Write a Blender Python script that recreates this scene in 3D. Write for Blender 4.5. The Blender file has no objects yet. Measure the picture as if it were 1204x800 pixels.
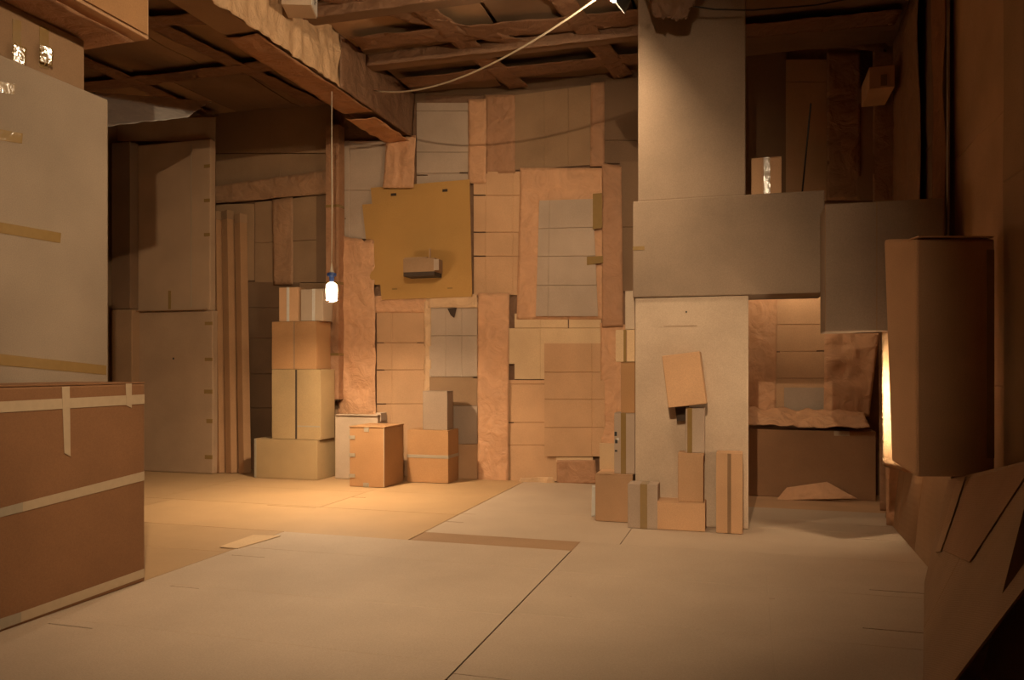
import bpy, bmesh, math, random
from mathutils import Vector, Matrix, noise
random.seed(7)
S = bpy.context.scene
COL = S.collection

# ------------------------------------------------------------------ camera
F, CU, CV, CAMH, YAW = 936.0, 602.0, 433.0, 1.2, math.radians(16.54)
cam = bpy.data.cameras.new('camera'); co = bpy.data.objects.new('camera', cam); COL.objects.link(co)
cam.sensor_width = 36.0; cam.lens = F/1204*36; cam.shift_y = 33/1204
cam.clip_start = .05
co.location = (0, 0, CAMH); co.rotation_euler = (math.pi/2, 0, YAW)
S.camera = co
# ------------------------------------------------------------------ world, exposure
w = bpy.data.worlds.new('world'); S.world = w; w.use_nodes = True
w.node_tree.nodes['Background'].inputs[0].default_value = (0, 0, 0, 1)
w.node_tree.nodes['Background'].inputs[1].default_value = 0
vs = S.view_settings
vs.view_transform = 'Standard'; vs.look = 'None'; vs.gamma = 1; vs.use_curve_mapping = False; vs.exposure = 0.0
S.cycles.max_bounces = 10; S.cycles.diffuse_bounces = 6
S.cycles.sample_clamp_indirect = 4
# lamps of the room (their bulbs give the light): (bulb centre, axis of the shade, strength)
WARM = (1.0, .755, .485)
L_HANG = 5200       # reflector bulb on the long cord, shining down
L_CLAMP = (Vector((-.86, 5.24, 3.645)), Vector((-.78, .10, -.58)).normalized(), 2050)
L_CAMERA = (Vector((-.36, .35, 3.7)), Vector((-.36, .84, -.42)).normalized(), 24500)
CAM_SHADE = (.11, .145)
L_ARCH = 440
L_SLIT = 800

# ------------------------------------------------------------------ photo measurements -> places in the room
SY, CY = math.sin(YAW), math.cos(YAW)
def ray(u, v):
    c = (u-CU)/F
    return Vector((-SY+CY*c, CY+SY*c, (CV-v)/F))
def on_Y(u, v, Y):
    r = ray(u, v); return Vector((0, 0, CAMH)) + r*(Y/r.y)
def on_X(u, v, X):
    r = ray(u, v); return Vector((0, 0, CAMH)) + r*(X/r.x)
def on_Z(u, v, Z=0.0):
    r = ray(u, v); return Vector((0, 0, CAMH)) + r*((Z-CAMH)/r.z)
def at(u, v, d):
    return Vector((0, 0, CAMH)) + ray(u, v)*d

# ------------------------------------------------------------------ materials
ALB = .72      # darkening of the raw board and paper colours below
def new_mat(name):
    m = bpy.data.materials.new(name); m.use_nodes = True
    nt = m.node_tree; b = nt.nodes['Principled BSDF']
    return m, nt, b
def N(nt, t, **kw):
    n = nt.nodes.new(t)
    for k, v in kw.items(): setattr(n, k, v)
    return n
def cardboard(name, col, rough=.82, vary=.16, flute=70, axis='X', bump=.12, stain=.12):
    m, nt, b = new_mat(name)
    tc = N(nt, 'ShaderNodeTexCoord'); oi = N(nt, 'ShaderNodeObjectInfo')
    n1 = N(nt, 'ShaderNodeTexNoise'); n1.inputs['Scale'].default_value = 2.2; n1.inputs['Detail'].default_value = 5
    n2 = N(nt, 'ShaderNodeTexNoise'); n2.inputs['Scale'].default_value = 160; n2.inputs['Detail'].default_value = 2
    wv = N(nt, 'ShaderNodeTexWave'); wv.bands_direction = axis
    wv.inputs['Scale'].default_value = flute; wv.inputs['Distortion'].default_value = .6
    for n in (n1, n2, wv): nt.links.new(tc.outputs['Object'], n.inputs['Vector'])
    mp = N(nt, 'ShaderNodeMapRange'); mp.inputs['From Min'].default_value = .3; mp.inputs['From Max'].default_value = .7
    mp.inputs['To Min'].default_value = 1-stain; mp.inputs['To Max'].default_value = 1+stain
    nt.links.new(n1.outputs['Fac'], mp.inputs['Value'])
    mp2 = N(nt, 'ShaderNodeMapRange'); mp2.inputs['To Min'].default_value = 1-vary; mp2.inputs['To Max'].default_value = 1+vary
    nt.links.new(oi.outputs['Random'], mp2.inputs['Value'])
    mp3 = N(nt, 'ShaderNodeMapRange'); mp3.inputs['From Min'].default_value = .25; mp3.inputs['From Max'].default_value = .75
    mp3.inputs['To Min'].default_value = .9; mp3.inputs['To Max'].default_value = 1.1
    nt.links.new(n2.outputs['Fac'], mp3.inputs['Value'])
    m1 = N(nt, 'ShaderNodeMath', operation='MULTIPLY'); m2 = N(nt, 'ShaderNodeMath', operation='MULTIPLY')
    nt.links.new(mp.outputs[0], m1.inputs[0]); nt.links.new(mp2.outputs[0], m1.inputs[1])
    nt.links.new(m1.outputs[0], m2.inputs[0]); nt.links.new(mp3.outputs[0], m2.inputs[1])
    vm = N(nt, 'ShaderNodeVectorMath', operation='SCALE'); vm.inputs[0].default_value = [c*ALB for c in col]
    nt.links.new(m2.outputs[0], vm.inputs['Scale'])
    nt.links.new(vm.outputs[0], b.inputs['Base Color'])
    ad = N(nt, 'ShaderNodeMath', operation='MULTIPLY_ADD'); ad.inputs[1].default_value = .35
    nt.links.new(n1.outputs['Fac'], ad.inputs[0]); nt.links.new(wv.outputs['Fac'], ad.inputs[2])
    bp = N(nt, 'ShaderNodeBump'); bp.inputs['Strength'].default_value = bump; bp.inputs['Distance'].default_value = .004
    nt.links.new(ad.outputs[0], bp.inputs['Height']); nt.links.new(bp.outputs[0], b.inputs['Normal'])
    b.inputs['Roughness'].default_value = rough; b.inputs['Specular IOR Level'].default_value = .25
    return m
def paper(name, col, rough=.62, bump=.85, scale=5):
    m, nt, b = new_mat(name)
    tc = N(nt, 'ShaderNodeTexCoord')
    n1 = N(nt, 'ShaderNodeTexNoise'); n1.inputs['Scale'].default_value = scale; n1.inputs['Detail'].default_value = 7
    n1.inputs['Roughness'].default_value = .62; n1.inputs['Distortion'].default_value = 1.4
    vo = N(nt, 'ShaderNodeTexVoronoi'); vo.feature = 'DISTANCE_TO_EDGE'; vo.inputs['Scale'].default_value = scale*1.7
    for n in (n1, vo): nt.links.new(tc.outputs['Object'], n.inputs['Vector'])
    rp = N(nt, 'ShaderNodeMapRange'); rp.inputs['From Min'].default_value = .3; rp.inputs['From Max'].default_value = .7
    rp.inputs['To Min'].default_value = .84; rp.inputs['To Max'].default_value = 1.12
    nt.links.new(n1.outputs['Fac'], rp.inputs['Value'])
    vm = N(nt, 'ShaderNodeVectorMath', operation='SCALE'); vm.inputs[0].default_value = [c*ALB for c in col]
    nt.links.new(rp.outputs[0], vm.inputs['Scale']); nt.links.new(vm.outputs[0], b.inputs['Base Color'])
    pw = N(nt, 'ShaderNodeMath', operation='MULTIPLY_ADD'); pw.inputs[1].default_value = .5
    nt.links.new(vo.outputs['Distance'], pw.inputs[0]); nt.links.new(n1.outputs['Fac'], pw.inputs[2])
    bp = N(nt, 'ShaderNodeBump'); bp.inputs['Strength'].default_value = bump; bp.inputs['Distance'].default_value = .03
    nt.links.new(pw.outputs[0], bp.inputs['Height']); nt.links.new(bp.outputs[0], b.inputs['Normal'])
    b.inputs['Roughness'].default_value = rough; b.inputs['Specular IOR Level'].default_value = .3
    return m
def plain(name, col, rough=.5, metal=0, coat=0, bump=0):
    m, nt, b = new_mat(name)
    tc = N(nt, 'ShaderNodeTexCoord'); n1 = N(nt, 'ShaderNodeTexNoise'); n1.inputs['Scale'].default_value = 30
    nt.links.new(tc.outputs['Object'], n1.inputs['Vector'])
    mp = N(nt, 'ShaderNodeMapRange'); mp.inputs['To Min'].default_value = .9; mp.inputs['To Max'].default_value = 1.1
    nt.links.new(n1.outputs['Fac'], mp.inputs['Value'])
    vm = N(nt, 'ShaderNodeVectorMath', operation='SCALE'); vm.inputs[0].default_value = [c*ALB for c in col]
    nt.links.new(mp.outputs[0], vm.inputs['Scale']); nt.links.new(vm.outputs[0], b.inputs['Base Color'])
    if bump:
        bp = N(nt, 'ShaderNodeBump'); bp.inputs['Strength'].default_value = bump; bp.inputs['Distance'].default_value = .01
        nt.links.new(n1.outputs['Fac'], bp.inputs['Height']); nt.links.new(bp.outputs[0], b.inputs['Normal'])
    b.inputs['Roughness'].default_value = rough; b.inputs['Metallic'].default_value = metal
    b.inputs['Coat Weight'].default_value = coat; b.inputs['Coat Roughness'].default_value = .1
    return m
def glow(name, col, strength):
    m, nt, b = new_mat(name)
    b.inputs['Base Color'].default_value = (.9, .85, .75, 1)
    b.inputs['Emission Color'].default_value = (*col, 1); b.inputs['Emission Strength'].default_value = strength
    return m
M = dict(
    kraft=cardboard('kraft_cardboard', (.66, .385, .205)),
    orange=cardboard('orange_kraft', (.50, .265, .115), vary=.06),
    olive=cardboard('pale_olive_cardboard', (.47, .315, .155), vary=.06),
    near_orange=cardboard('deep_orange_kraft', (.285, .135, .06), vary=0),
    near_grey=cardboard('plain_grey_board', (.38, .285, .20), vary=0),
    beam_grey=cardboard('dimmed_grey_cardboard', (.36, .252, .17), vary=0),  # grey board toned down where the lamps reach less
    yellow=cardboard('yellow_cardboard', (0.540, 0.293, 0.086), vary=0, axis='Z', stain=.06),
    grey=cardboard('grey_cardboard', (0.558, 0.415, 0.292), vary=.1),
    greyz=cardboard('grey_wall_cardboard', (.50, .368, .268), vary=.08),
    pale=cardboard('pale_cardboard', (0.775, 0.525, 0.300), vary=.05),
    brown=cardboard('brown_cardboard', (0.396, 0.237, 0.127), vary=.12),
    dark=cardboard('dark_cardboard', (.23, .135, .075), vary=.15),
    floor_grey=cardboard('grey_floor_cardboard', (0.582, 0.433, 0.305), vary=.03, flute=45, bump=.1, rough=.7, axis='Y', stain=.05),
    floor_orange=cardboard('orange_floor_cardboard', (.54, .335, .165), vary=.04, flute=45, bump=.1, rough=.62, stain=.06),
    shell=cardboard('backing_board', (.16, .09, .05), vary=0),
    paper=paper('brown_wrapping_paper', (.72, .385, .20)),
    paper_red=paper('reddish_wrapping_paper', (0.483, 0.247, 0.127)),
    paper_pale=paper('pale_wrapping_paper', (0.720, 0.456, 0.252), bump=.8),
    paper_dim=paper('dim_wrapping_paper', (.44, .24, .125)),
    column_grey=cardboard('lit_grey_cardboard', (.66, .49, .345), vary=0),  # grey board lightened for the lamplight on the arch leg
    post=cardboard('post_cardboard', (.46, .25, .12), vary=.05),
    tall_brown=cardboard('tall_carton_board', (.48, .315, .19), vary=.04),
    red_brown=cardboard('reddish_brown_board', (.38, .20, .10), vary=.04),
    paper_dark=paper('dark_wrapping_paper', (.27, .14, .075)),
    plastic=paper('milky_plastic_sheet', (.95, .86, .76), rough=.4, bump=.4),
    tape=plain('brown_parcel_tape', (.34, .21, .075), rough=.16, coat=1, bump=.2),
    tape_pale=plain('pale_paper_tape', (.55, .40, .25), rough=.6),
    tape_grey=plain('grey_paper_tape', (.40, .32, .22), rough=.6),
    tape_white=plain('white_tape', (.72, .66, .58), rough=.4),
    black=plain('black_rubber', (.02, .018, .016), rough=.6),
    gap=plain('gap_shade', (.06, .035, .02), rough=.9),  # near-black colour standing in for shade in gaps and openings
    blue=plain('blue_socket_plastic', (.03, .08, .28), rough=.4),
    cord=plain('white_cord', (.70, .58, .42), rough=.5),
    metal=plain('galvanised_metal', (.55, .53, .50), rough=.3, metal=1),
    foil=plain('shiny_foil', (.8, .78, .75), rough=.15, metal=1, bump=.6),
    bulb_hang=glow('frosted_bulb_on_cord', WARM, L_HANG),
    bulb_side=glow('frosted_bulb_side', WARM, 9),
    bulb_clamp=glow('frosted_bulb_in_clamp_lamp', WARM, L_CLAMP[2]),
    bulb_camera=glow('frosted_bulb_in_near_lamp', WARM, L_CAMERA[2]),
    bulb_arch=glow('bulb_behind_arch', WARM, L_ARCH),
    bulb_slit=glow('bulb_behind_carton', WARM, L_SLIT),
)

# ------------------------------------------------------------------ mesh helpers
def obj(name, bm, mat, parent=None, smooth=False):
    me = bpy.data.meshes.new(name)
    bmesh.ops.recalc_face_normals(bm, faces=bm.faces)
    bm.to_mesh(me); bm.free()
    if isinstance(mat, str): mat = M[mat]
    me.materials.append(mat)
    if smooth:
        for p in me.polygons: p.use_smooth = True
    o = bpy.data.objects.new(name, me); COL.objects.link(o)
    if parent is not None: o.parent = parent
    return o
def tag(o, label=None, cat=None, group=None, kind=None):
    for k, v in (('label', label), ('category', cat), ('group', group), ('kind', kind)):
        if v: o[k] = v
    return o
def thing(name, label, cat, loc, rot=(0, 0, 0), group=None):
    o = bpy.data.objects.new(name, None); COL.objects.link(o); o.empty_display_size = .1
    o.location = loc; o.rotation_euler = rot
    return tag(o, label, cat, group)
def add_box(bm, lo, hi, bev=0.0, mat4=None):
    vs = [bm.verts.new((x, y, z)) for x in (lo[0], hi[0]) for y in (lo[1], hi[1]) for z in (lo[2], hi[2])]
    fs = [(0, 1, 3, 2), (4, 6, 7, 5), (0, 4, 5, 1), (2, 3, 7, 6), (0, 2, 6, 4), (1, 5, 7, 3)]
    faces = [bm.faces.new([vs[i] for i in f]) for f in fs]
    if mat4 is not None:
        for v in vs: v.co = mat4 @ v.co
    if bev > 0:
        es = {e for f in faces for e in f.edges}
        bmesh.ops.bevel(bm, geom=list(es), offset=bev, segments=2, affect='EDGES', profile=.6)
    return bm
def box(name, lo, hi, mat, parent=None, bev=0.0):
    return obj(name, add_box(bmesh.new(), lo, hi, bev), mat, parent)
def sheet(name, mat, parent, fn, A, B, n, thick=.006, holes=(), fa=(), fb=(), fw=(.5, .5), rec=.004, keep=None, warp=0, na=0, nb=0):
    """a board on a grid: fn(a,b) gives its front, holes are left out, folds are pressed in"""
    a_s, b_s = {A[0], A[1]}, {B[0], B[1]}
    for h in holes: a_s |= {h[0], h[2]}; b_s |= {h[1], h[3]}
    if keep:
        for h in keep: a_s |= {h[0], h[2]}; b_s |= {h[1], h[3]}
    for f in fa: a_s |= {f-fw[0], f, f+fw[0]}
    for f in fb: b_s |= {f-fw[1], f, f+fw[1]}
    for i in range(1, na): a_s.add(A[0]+(A[1]-A[0])*i/na)
    for i in range(1, nb): b_s.add(B[0]+(B[1]-B[0])*i/nb)
    a_s = sorted(x for x in a_s if A[0]-1e-6 <= x <= A[1]+1e-6); b_s = sorted(x for x in b_s if B[0]-1e-6 <= x <= B[1]+1e-6)
    bm = bmesh.new(); n = Vector(n); fv = {}; bv = {}
    def vert(i, j):
        if (i, j) not in fv:
            p = fn(a_s[i], b_s[j])
            d = rec if b_s[j] in fb else (rec*.4 if a_s[i] in fa else 0)
            if warp: p = p + n*warp*noise.noise(p*2.3)
            fv[i, j] = bm.verts.new(p - n*d); bv[i, j] = bm.verts.new(p - n*(thick+d))
        return fv[i, j], bv[i, j]
    def inside(i, j):
        if not (0 <= i < len(a_s)-1 and 0 <= j < len(b_s)-1): return False
        ca, cb = (a_s[i]+a_s[i+1])/2, (b_s[j]+b_s[j+1])/2
        if keep and not any(h[0] < ca < h[2] and h[1] < cb < h[3] for h in keep): return False
        return not any(h[0] < ca < h[2] and h[1] < cb < h[3] for h in holes)
    for i in range(len(a_s)-1):
        for j in range(len(b_s)-1):
            if not inside(i, j): continue
            q = [(i, j), (i+1, j), (i+1, j+1), (i, j+1)]
            bm.faces.new([vert(*k)[0] for k in q]); bm.faces.new([vert(*k)[1] for k in reversed(q)])
            for k, (di, dj) in enumerate(((0, -1), (1, 0), (0, 1), (-1, 0))):
                if not inside(i+di, j+dj):
                    p0, p1 = q[k], q[(k+1) % 4]
                    bm.faces.new([vert(*p1)[0], vert(*p0)[0], vert(*p0)[1], vert(*p1)[1]])
    return obj(name, bm, mat, parent)
def quad_fn(quad):
    tl, tr, br, bl = [Vector(p) for p in quad]
    return lambda a, b: (tl*(1-a)+tr*a)*(1-b) + (bl*(1-a)+br*a)*b
def crumple(p, freq, seed=0):
    q = p*freq + Vector((seed*3.7, seed*1.3, -seed*2.1)); s = 0; a = 1.0
    for k in range(4):
        s += a*(1-2*abs(noise.noise(q))); q = q*2.07+Vector((1.7, 9.2, 3.1)); a *= .5
    return s*.5
def paper_sheet(name, mat, parent, quad, n, nu=14, nv=30, amp=.02, freq=3.0, seed=0, thick=.002, ragged=.0, fold_dir=None):
    fn = quad_fn(quad); n = Vector(n).normalized(); bm = bmesh.new(); f, b = {}, {}
    for i in range(nu+1):
        for j in range(nv+1):
            a, c = i/nu, j/nv
            if ragged:
                if i in (0, nu): a += ragged*noise.noise(Vector((c*9, seed, i)))
                if j in (0, nv): c += ragged*noise.noise(Vector((a*9, seed+5, j)))
            p = fn(a, c)
            q = p.copy()
            if fold_dir is not None: q = q - Vector(fold_dir)*(q.dot(Vector(fold_dir))*.75)
            p = p + n*(amp*crumple(q, freq, seed))
            f[i, j] = bm.verts.new(p); b[i, j] = bm.verts.new(p-n*thick)
    for i in range(nu):
        for j in range(nv):
            bm.faces.new((f[i, j], f[i+1, j], f[i+1, j+1], f[i, j+1])); bm.faces.new((b[i, j+1], b[i+1, j+1], b[i+1, j], b[i, j]))
    for i in range(nu):
        for j in (0, nv): bm.faces.new((f[i, j], f[i+1, j], b[i+1, j], b[i, j]))
    for j in range(nv):
        for i in (0, nu): bm.faces.new((f[i, j], f[i, j+1], b[i, j+1], b[i, j]))
    return obj(name, bm, mat, parent, smooth=True)
def add_tube(bm, pts, r, seg=8):
    pts = [Vector(p) for p in pts]; rs = r if isinstance(r, (list, tuple)) else [r]*len(pts); rings = []
    for k, p in enumerate(pts):
        t = (pts[min(k+1, len(pts)-1)]-pts[max(k-1, 0)]).normalized()
        x = t.cross(Vector((0, 0, 1)));  x = x.normalized() if x.length > 1e-3 else Vector((1, 0, 0))
        y = t.cross(x).normalized()
        rings.append([bm.verts.new(p+(x*math.cos(2*math.pi*i/seg)+y*math.sin(2*math.pi*i/seg))*rs[k]) for i in range(seg)])
    for a, b in zip(rings, rings[1:]):
        for i in range(seg): bm.faces.new((a[i], a[(i+1) % seg], b[(i+1) % seg], b[i]))
    bm.faces.new(rings[0][::-1]); bm.faces.new(rings[-1])
    return bm
def tube(name, pts, r, mat, parent=None, seg=8): return obj(name, add_tube(bmesh.new(), pts, r, seg), mat, parent, smooth=True)
def lathe(name, prof, mat, parent=None, seg=24, cap=True, flute=0):
    bm = bmesh.new(); rings = []
    for r, z in prof:
        rings.append([bm.verts.new((r*(1+flute*(i % 2))*math.cos(2*math.pi*i/seg), r*(1+flute*(i % 2))*math.sin(2*math.pi*i/seg), z)) for i in range(seg)])
    for a, b in zip(rings, rings[1:]):
        for i in range(seg): bm.faces.new((a[i], a[(i+1) % seg], b[(i+1) % seg], b[i]))
    if cap: bm.faces.new(rings[0][::-1]); bm.faces.new(rings[-1])
    return obj(name, bm, mat, parent, smooth=True)

# ================================================================== ROOM SHELL
WX0, WX1, WY0, WY1, CZ = -7.1, 1.35, -1.4, 8.1, 4.25
def struct(name, lo, hi, mat='shell'):
    o = box(name, lo, hi, mat); o['kind'] = 'structure'; return o
floor = struct('floor', (WX0-.1, WY0-.1, -.1), (WX1+.1, WY1+.1, 0))
ceiling = struct('ceiling', (WX0-.1, WY0-.1, CZ), (WX1+.1, WY1+.1, CZ+.1), 'brown')
wall_back = struct('wall_back', (WX0-.1, WY1, 0), (WX1+.1, WY1+.1, CZ), 'paper_dark')
wall_left = struct('wall_left', (WX0-.1, WY0, 0), (WX0, WY1, CZ), 'brown')
wall_right = struct('wall_right', (WX1, WY0, 0), (WX1+.1, WY1, CZ), 'brown')
wall_front = struct('wall_front', (WX0-.1, WY0-.1, 0), (WX1+.1, WY0, CZ), 'brown')

# ------------------------------------------------------------------ floor boards
def fsheet(x0, x1, y0, y1, z, mat, slits=(), fx=(), fy=(), warp=0.0):
    return sheet('cardboard_sheet', mat, floor, lambda a, b: Vector((a, b, z)), (x0, x1), (y0, y1), (0, 0, 1), .005,
                 holes=slits, fa=fx, fb=fy, fw=(.005, .005), rec=.0018, na=10, nb=10, warp=warp)
def slit_x(u0, u1, v, h=.010):
    p, q = on_Z(u0, v), on_Z(u1, v); y = (p.y+q.y)/2
    return (min(p.x, q.x), y-h/2, max(p.x, q.x), y+h/2)
def slit_y(u, v0, v1, h=.010):
    p, q = on_Z(u, v0), on_Z(u, v1); x = (p.x+q.x)/2
    return (x-h/2, min(p.y, q.y), x+h/2, max(p.y, q.y))
# grey near boards
p_ = on_Z(205, 694); q_ = on_Z(80, 740)
fsheet(-3.225, -1.106, 2.3, 5.06, .014, 'floor_grey', slits=[slit_x(196, 238, 694), slit_x(48, 116, 740, .012), slit_x(268, 315, 657, .008)], fx=(-2.2,), fy=(3.0, 3.66, 4.55))
fsheet(-3.225, -1.106, -1.3, 2.296, .014, 'floor_grey', fy=(.8,))
fsheet(-1.098, WX1-.01, 2.9, 5.34, .014, 'floor_grey', slits=[(.62, 4.62, 1.2, 4.632), (.5, 3.93, .88, 3.942), (.1, 4.3, .13, 4.31), (-.9, 4.05, -.88, 4.06)], fy=(4.52, 3.7), fx=(.1,))
fsheet(-1.098, WX1-.01, -1.3, 2.894, .014, 'floor_grey')
# strip between near and far boards, far grey boards
fsheet(-2.24, -1.10, 5.064, 5.34, .0135, 'brown')
fsheet(-2.245, -.83, 5.346, 7.35, .013, 'floor_grey', slits=[(-2.245, 6.1, -2.12, 6.112), (-2.245, 5.75, -2.1, 5.765)], fy=(6.3,))
fsheet(-2.245, -.83, 7.356, WY1-.01, .012, 'floor_grey')
fsheet(-.825, WX1-.01, 5.346, 7.10, .013, 'floor_grey', slits=[(.72, 5.98, 1.02, 5.99), (.78, 6.5, 1.0, 6.51)], fy=(6.2,))
fsheet(-.825, WX1-.01, 7.108, WY1-.01, .012, 'kraft')
# warm boards on the far left
fsheet(-5.0, -2.255, 5.07, 6.05, .012, 'floor_orange', slits=[(-4.0, 6.0, -3.52, 6.012)], fx=(-3.6,))
fsheet(-5.0, -3.235, 3.3, 5.064, .012, 'floor_orange', slits=[(-4.6, 4.35, -4.1, 4.36)], fy=(4.4,))
fsheet(-3.50, -2.255, 6.056, WY1-.01, .012, 'floor_orange', fy=(7.0,), fx=(-2.9,), slits=[(-3.5, 6.6, -3.36, 6.61)])
fsheet(-5.2, -3.506, 6.056, WY1-.01, .0122, 'floor_orange', fy=(6.9,))
fsheet(WX0+.01, -5.006, 3.3, 6.05, .012, 'floor_orange', slits=[slit_x(185, 228, 593.5, .02)])
fsheet(WX0+.01, -5.206, 6.056, WY1-.01, .012, 'floor_orange')
fsheet(WX0+.01, -3.235, -1.3, 3.294, .011, 'floor_grey')
# torn offcut of pale board lying over the seam
o = sheet('board_offcut', 'pale', None, quad_fn([on_Z(258, 643, .022), on_Z(298, 629, .022), on_Z(330, 630, .022), on_Z(280, 645, .018)]), (0, 1), (0, 1), (0, 0, 1), .004)
tag(o, 'small pale torn strip of board lying where orange and grey floor meet', 'cardboard offcut')

# ------------------------------------------------------------------ back wall boards and papers
def wsheet(u0, v0, u1, v1, mat, dl=.03, slits=(), fu=(), fv=(), quad=None, keep=None, label=None, warp=.006, parent=None, name='cardboard_panel', rec=.009, thick=.007):
    if quad is None: quad = [(u0, v0), (u1, v0), (u1, v1), (u0, v1)]
    qf = quad_fn([(x, y, 0) for x, y in quad])
    def fn(a, b):
        p = qf((a-u0)/(u1-u0), (b-v0)/(v1-v0)); return on_Y(p.x, p.y, WY1-dl)
    o = sheet(name, mat, wall_back if parent is None else parent, fn, (u0, u1), (v0, v1), (0, -1, 0), thick, holes=slits, fa=fu, fb=fv,
              fw=(.55, .55), rec=rec, keep=keep, warp=warp, na=8, nb=8)
    if label: o['label'] = label
    return o
def wpaper(quad, mat='paper', dl=.012, amp=.025, freq=3.0, seed=0, nu=12, nv=30, fold=None, ragged=.0, name='paper_sheet', label=None, parent=None):
    o = paper_sheet(name, mat, wall_back if parent is None else parent, [on_Y(u, v, WY1-dl-amp*.8) for u, v in quad], (0, -1, 0), nu, nv, amp, freq, seed, ragged=ragged, fold_dir=fold)
    if label: o['label'] = label
    return o
R4 = lambda a, b, c, d: [(a, b), (c, b), (c, d), (a, d)]
# far left, dim
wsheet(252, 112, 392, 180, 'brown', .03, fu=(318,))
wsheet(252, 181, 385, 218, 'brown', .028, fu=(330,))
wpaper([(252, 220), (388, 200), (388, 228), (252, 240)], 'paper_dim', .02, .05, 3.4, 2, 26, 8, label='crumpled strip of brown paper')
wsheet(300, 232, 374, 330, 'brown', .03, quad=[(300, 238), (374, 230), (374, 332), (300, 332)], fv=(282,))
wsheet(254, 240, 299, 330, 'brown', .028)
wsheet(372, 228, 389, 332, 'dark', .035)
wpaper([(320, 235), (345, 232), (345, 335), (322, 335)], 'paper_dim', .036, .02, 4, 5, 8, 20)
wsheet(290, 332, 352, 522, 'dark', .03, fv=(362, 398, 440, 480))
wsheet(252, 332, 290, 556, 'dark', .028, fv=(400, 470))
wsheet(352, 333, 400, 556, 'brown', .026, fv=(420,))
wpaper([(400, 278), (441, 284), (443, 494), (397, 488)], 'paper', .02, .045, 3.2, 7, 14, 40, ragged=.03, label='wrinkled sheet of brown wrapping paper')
wsheet(394, 480, 445, 562, 'brown', .024)
# grey and paper behind the yellow board
wsheet(402, 166, 456, 281, 'greyz', .034, slits=[(402, 256.5, 407, 258)], fv=(224,), fu=(411,), label='grey cardboard panel')
wpaper([(456, 160), (490, 160), (488, 222), (452, 222)], 'paper', .03, .06, 4.5, 11, 14, 18, fold=(0, 0, 1), label='hanging fluted brown paper')
wsheet(490, 121, 552, 222, 'greyz', .036, fv=(130.5, 179, 204), slits=[(490, 205.4, 503, 206.8), (540, 202.5, 552, 204)], label='grey cardboard panel')
wpaper(R4(551, 117, 572, 216), 'paper', .02, .025, 3.6, 14, 6, 26)
wpaper(R4(570, 112, 606, 204), 'paper_red', .018, .02, 3.4, 15, 8, 22)
wsheet(605, 104, 696, 198, 'brown', .03, quad=[(605, 112), (696, 100), (696, 194), (605, 200)], fu=(640, 668))
wpaper([(695, 98), (711, 96), (711, 196), (694, 196)], 'paper_red', .02, .02, 4, 16, 5, 24)
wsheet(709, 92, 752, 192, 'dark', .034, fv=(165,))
wsheet(440, 96, 500, 121, 'dark', .02); wsheet(500, 92, 752, 112, 'dark', .012)  # dark strips stand in for the shadowed recess under the ceiling
# right of the yellow board
wsheet(557, 202, 617, 347, 'kraft', .035, slits=[(557, 229, 571, 230.6), (557, 272.5, 571, 274), (557, 300.6, 571, 302.2)], fu=(571, 603), fv=(230, 273.3, 301.4))
wpaper([(612, 198), (710, 198), (710, 376), (608, 376)], 'paper', .012, .03, 2.6, 21, 26, 40)
wsheet(631, 236, 703, 372, 'greyz', .088, quad=[(634, 236), (697, 234), (703, 372), (630, 372)], fv=(269, 302, 336), fu=(645,), label='grey cardboard panel with taped edge')
for q in ([(697, 228), (708, 227), (708, 268), (697, 270)], [(690, 302), (709, 301), (709, 309), (690, 312)]):
    sheet('tape_patch', 'tape', wall_back, quad_fn([on_Y(u, v, WY1-.1) for u, v in q]), (0, 1), (0, 1), (0, -1, 0), .002)
wpaper([(708, 192), (731, 196), (733, 385), (708, 385)], 'paper_red', .045, .03, 2.8, 23, 10, 44, label='curling strip of brown paper')
wpaper([(706, 380), (737, 382), (737, 566), (708, 566)], 'paper', .03, .03, 2.8, 24, 10, 36)
wsheet(729, 190, 755, 342, 'dark', .05, fv=(267,))
# below the yellow board
wpaper(R4(438, 348, 506, 368), 'paper', .012, .02, 4, 30, 20, 6)
wsheet(443, 362, 500, 562, 'kraft', .034, slits=[(443, 402.6, 451, 404), (490, 402.6, 500, 404), (443, 434.5, 452, 436), (443, 474.5, 454, 476)], fv=(403.3, 435.2, 475.2), fu=(461,))
wpaper(R4(499, 350, 507, 480), 'paper_pale', .02, .015, 4, 31, 4, 24)
wsheet(505, 358, 561, 443, 'greyz', .04, fv=(395,), fu=(524, 543), label='grey cardboard panel')
wpaper(R4(504, 346, 562, 362), 'paper_pale', .034, .02, 5, 33, 18, 6, ragged=.05)
wsheet(505, 443.5, 561, 477, 'brown', .05, slits=[(556, 443.5, 561, 445)])  # flap of the grey panel, its shading given as brown colour
wsheet(505, 477.5, 561, 522, 'greyz', .042); wsheet(505, 522.5, 562, 566, 'kraft', .04)
tear = sheet('torn_flap', 'gap', wall_back, quad_fn([on_Y(526, 363, WY1-.05), on_Y(537, 362, WY1-.055), on_Y(534, 374, WY1-.075), on_Y(530, 371, WY1-.052)]), (0, 1), (0, 1), (0, -1, 0), .004)
tear['label'] = 'torn dark hole in the grey panel'
wpaper([(562, 345), (599, 345), (598, 568), (562, 568)], 'paper', .02, .03, 2.4, 35, 12, 52, label='tall strip of brown wrapping paper')
wsheet(596, 447, 656, 566, 'kraft', .035, fv=(452, 497, 524), slits=[(596, 496.5, 604, 498)])
wsheet(596, 369, 707, 446, 'pale', .052, keep=[(605, 369, 707, 446), (596, 386, 605, 428)], slits=[(667.6, 376, 669, 386)], fu=(635.5,), fv=(386,), label='pale flattened carton panel with stepped edge')
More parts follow.
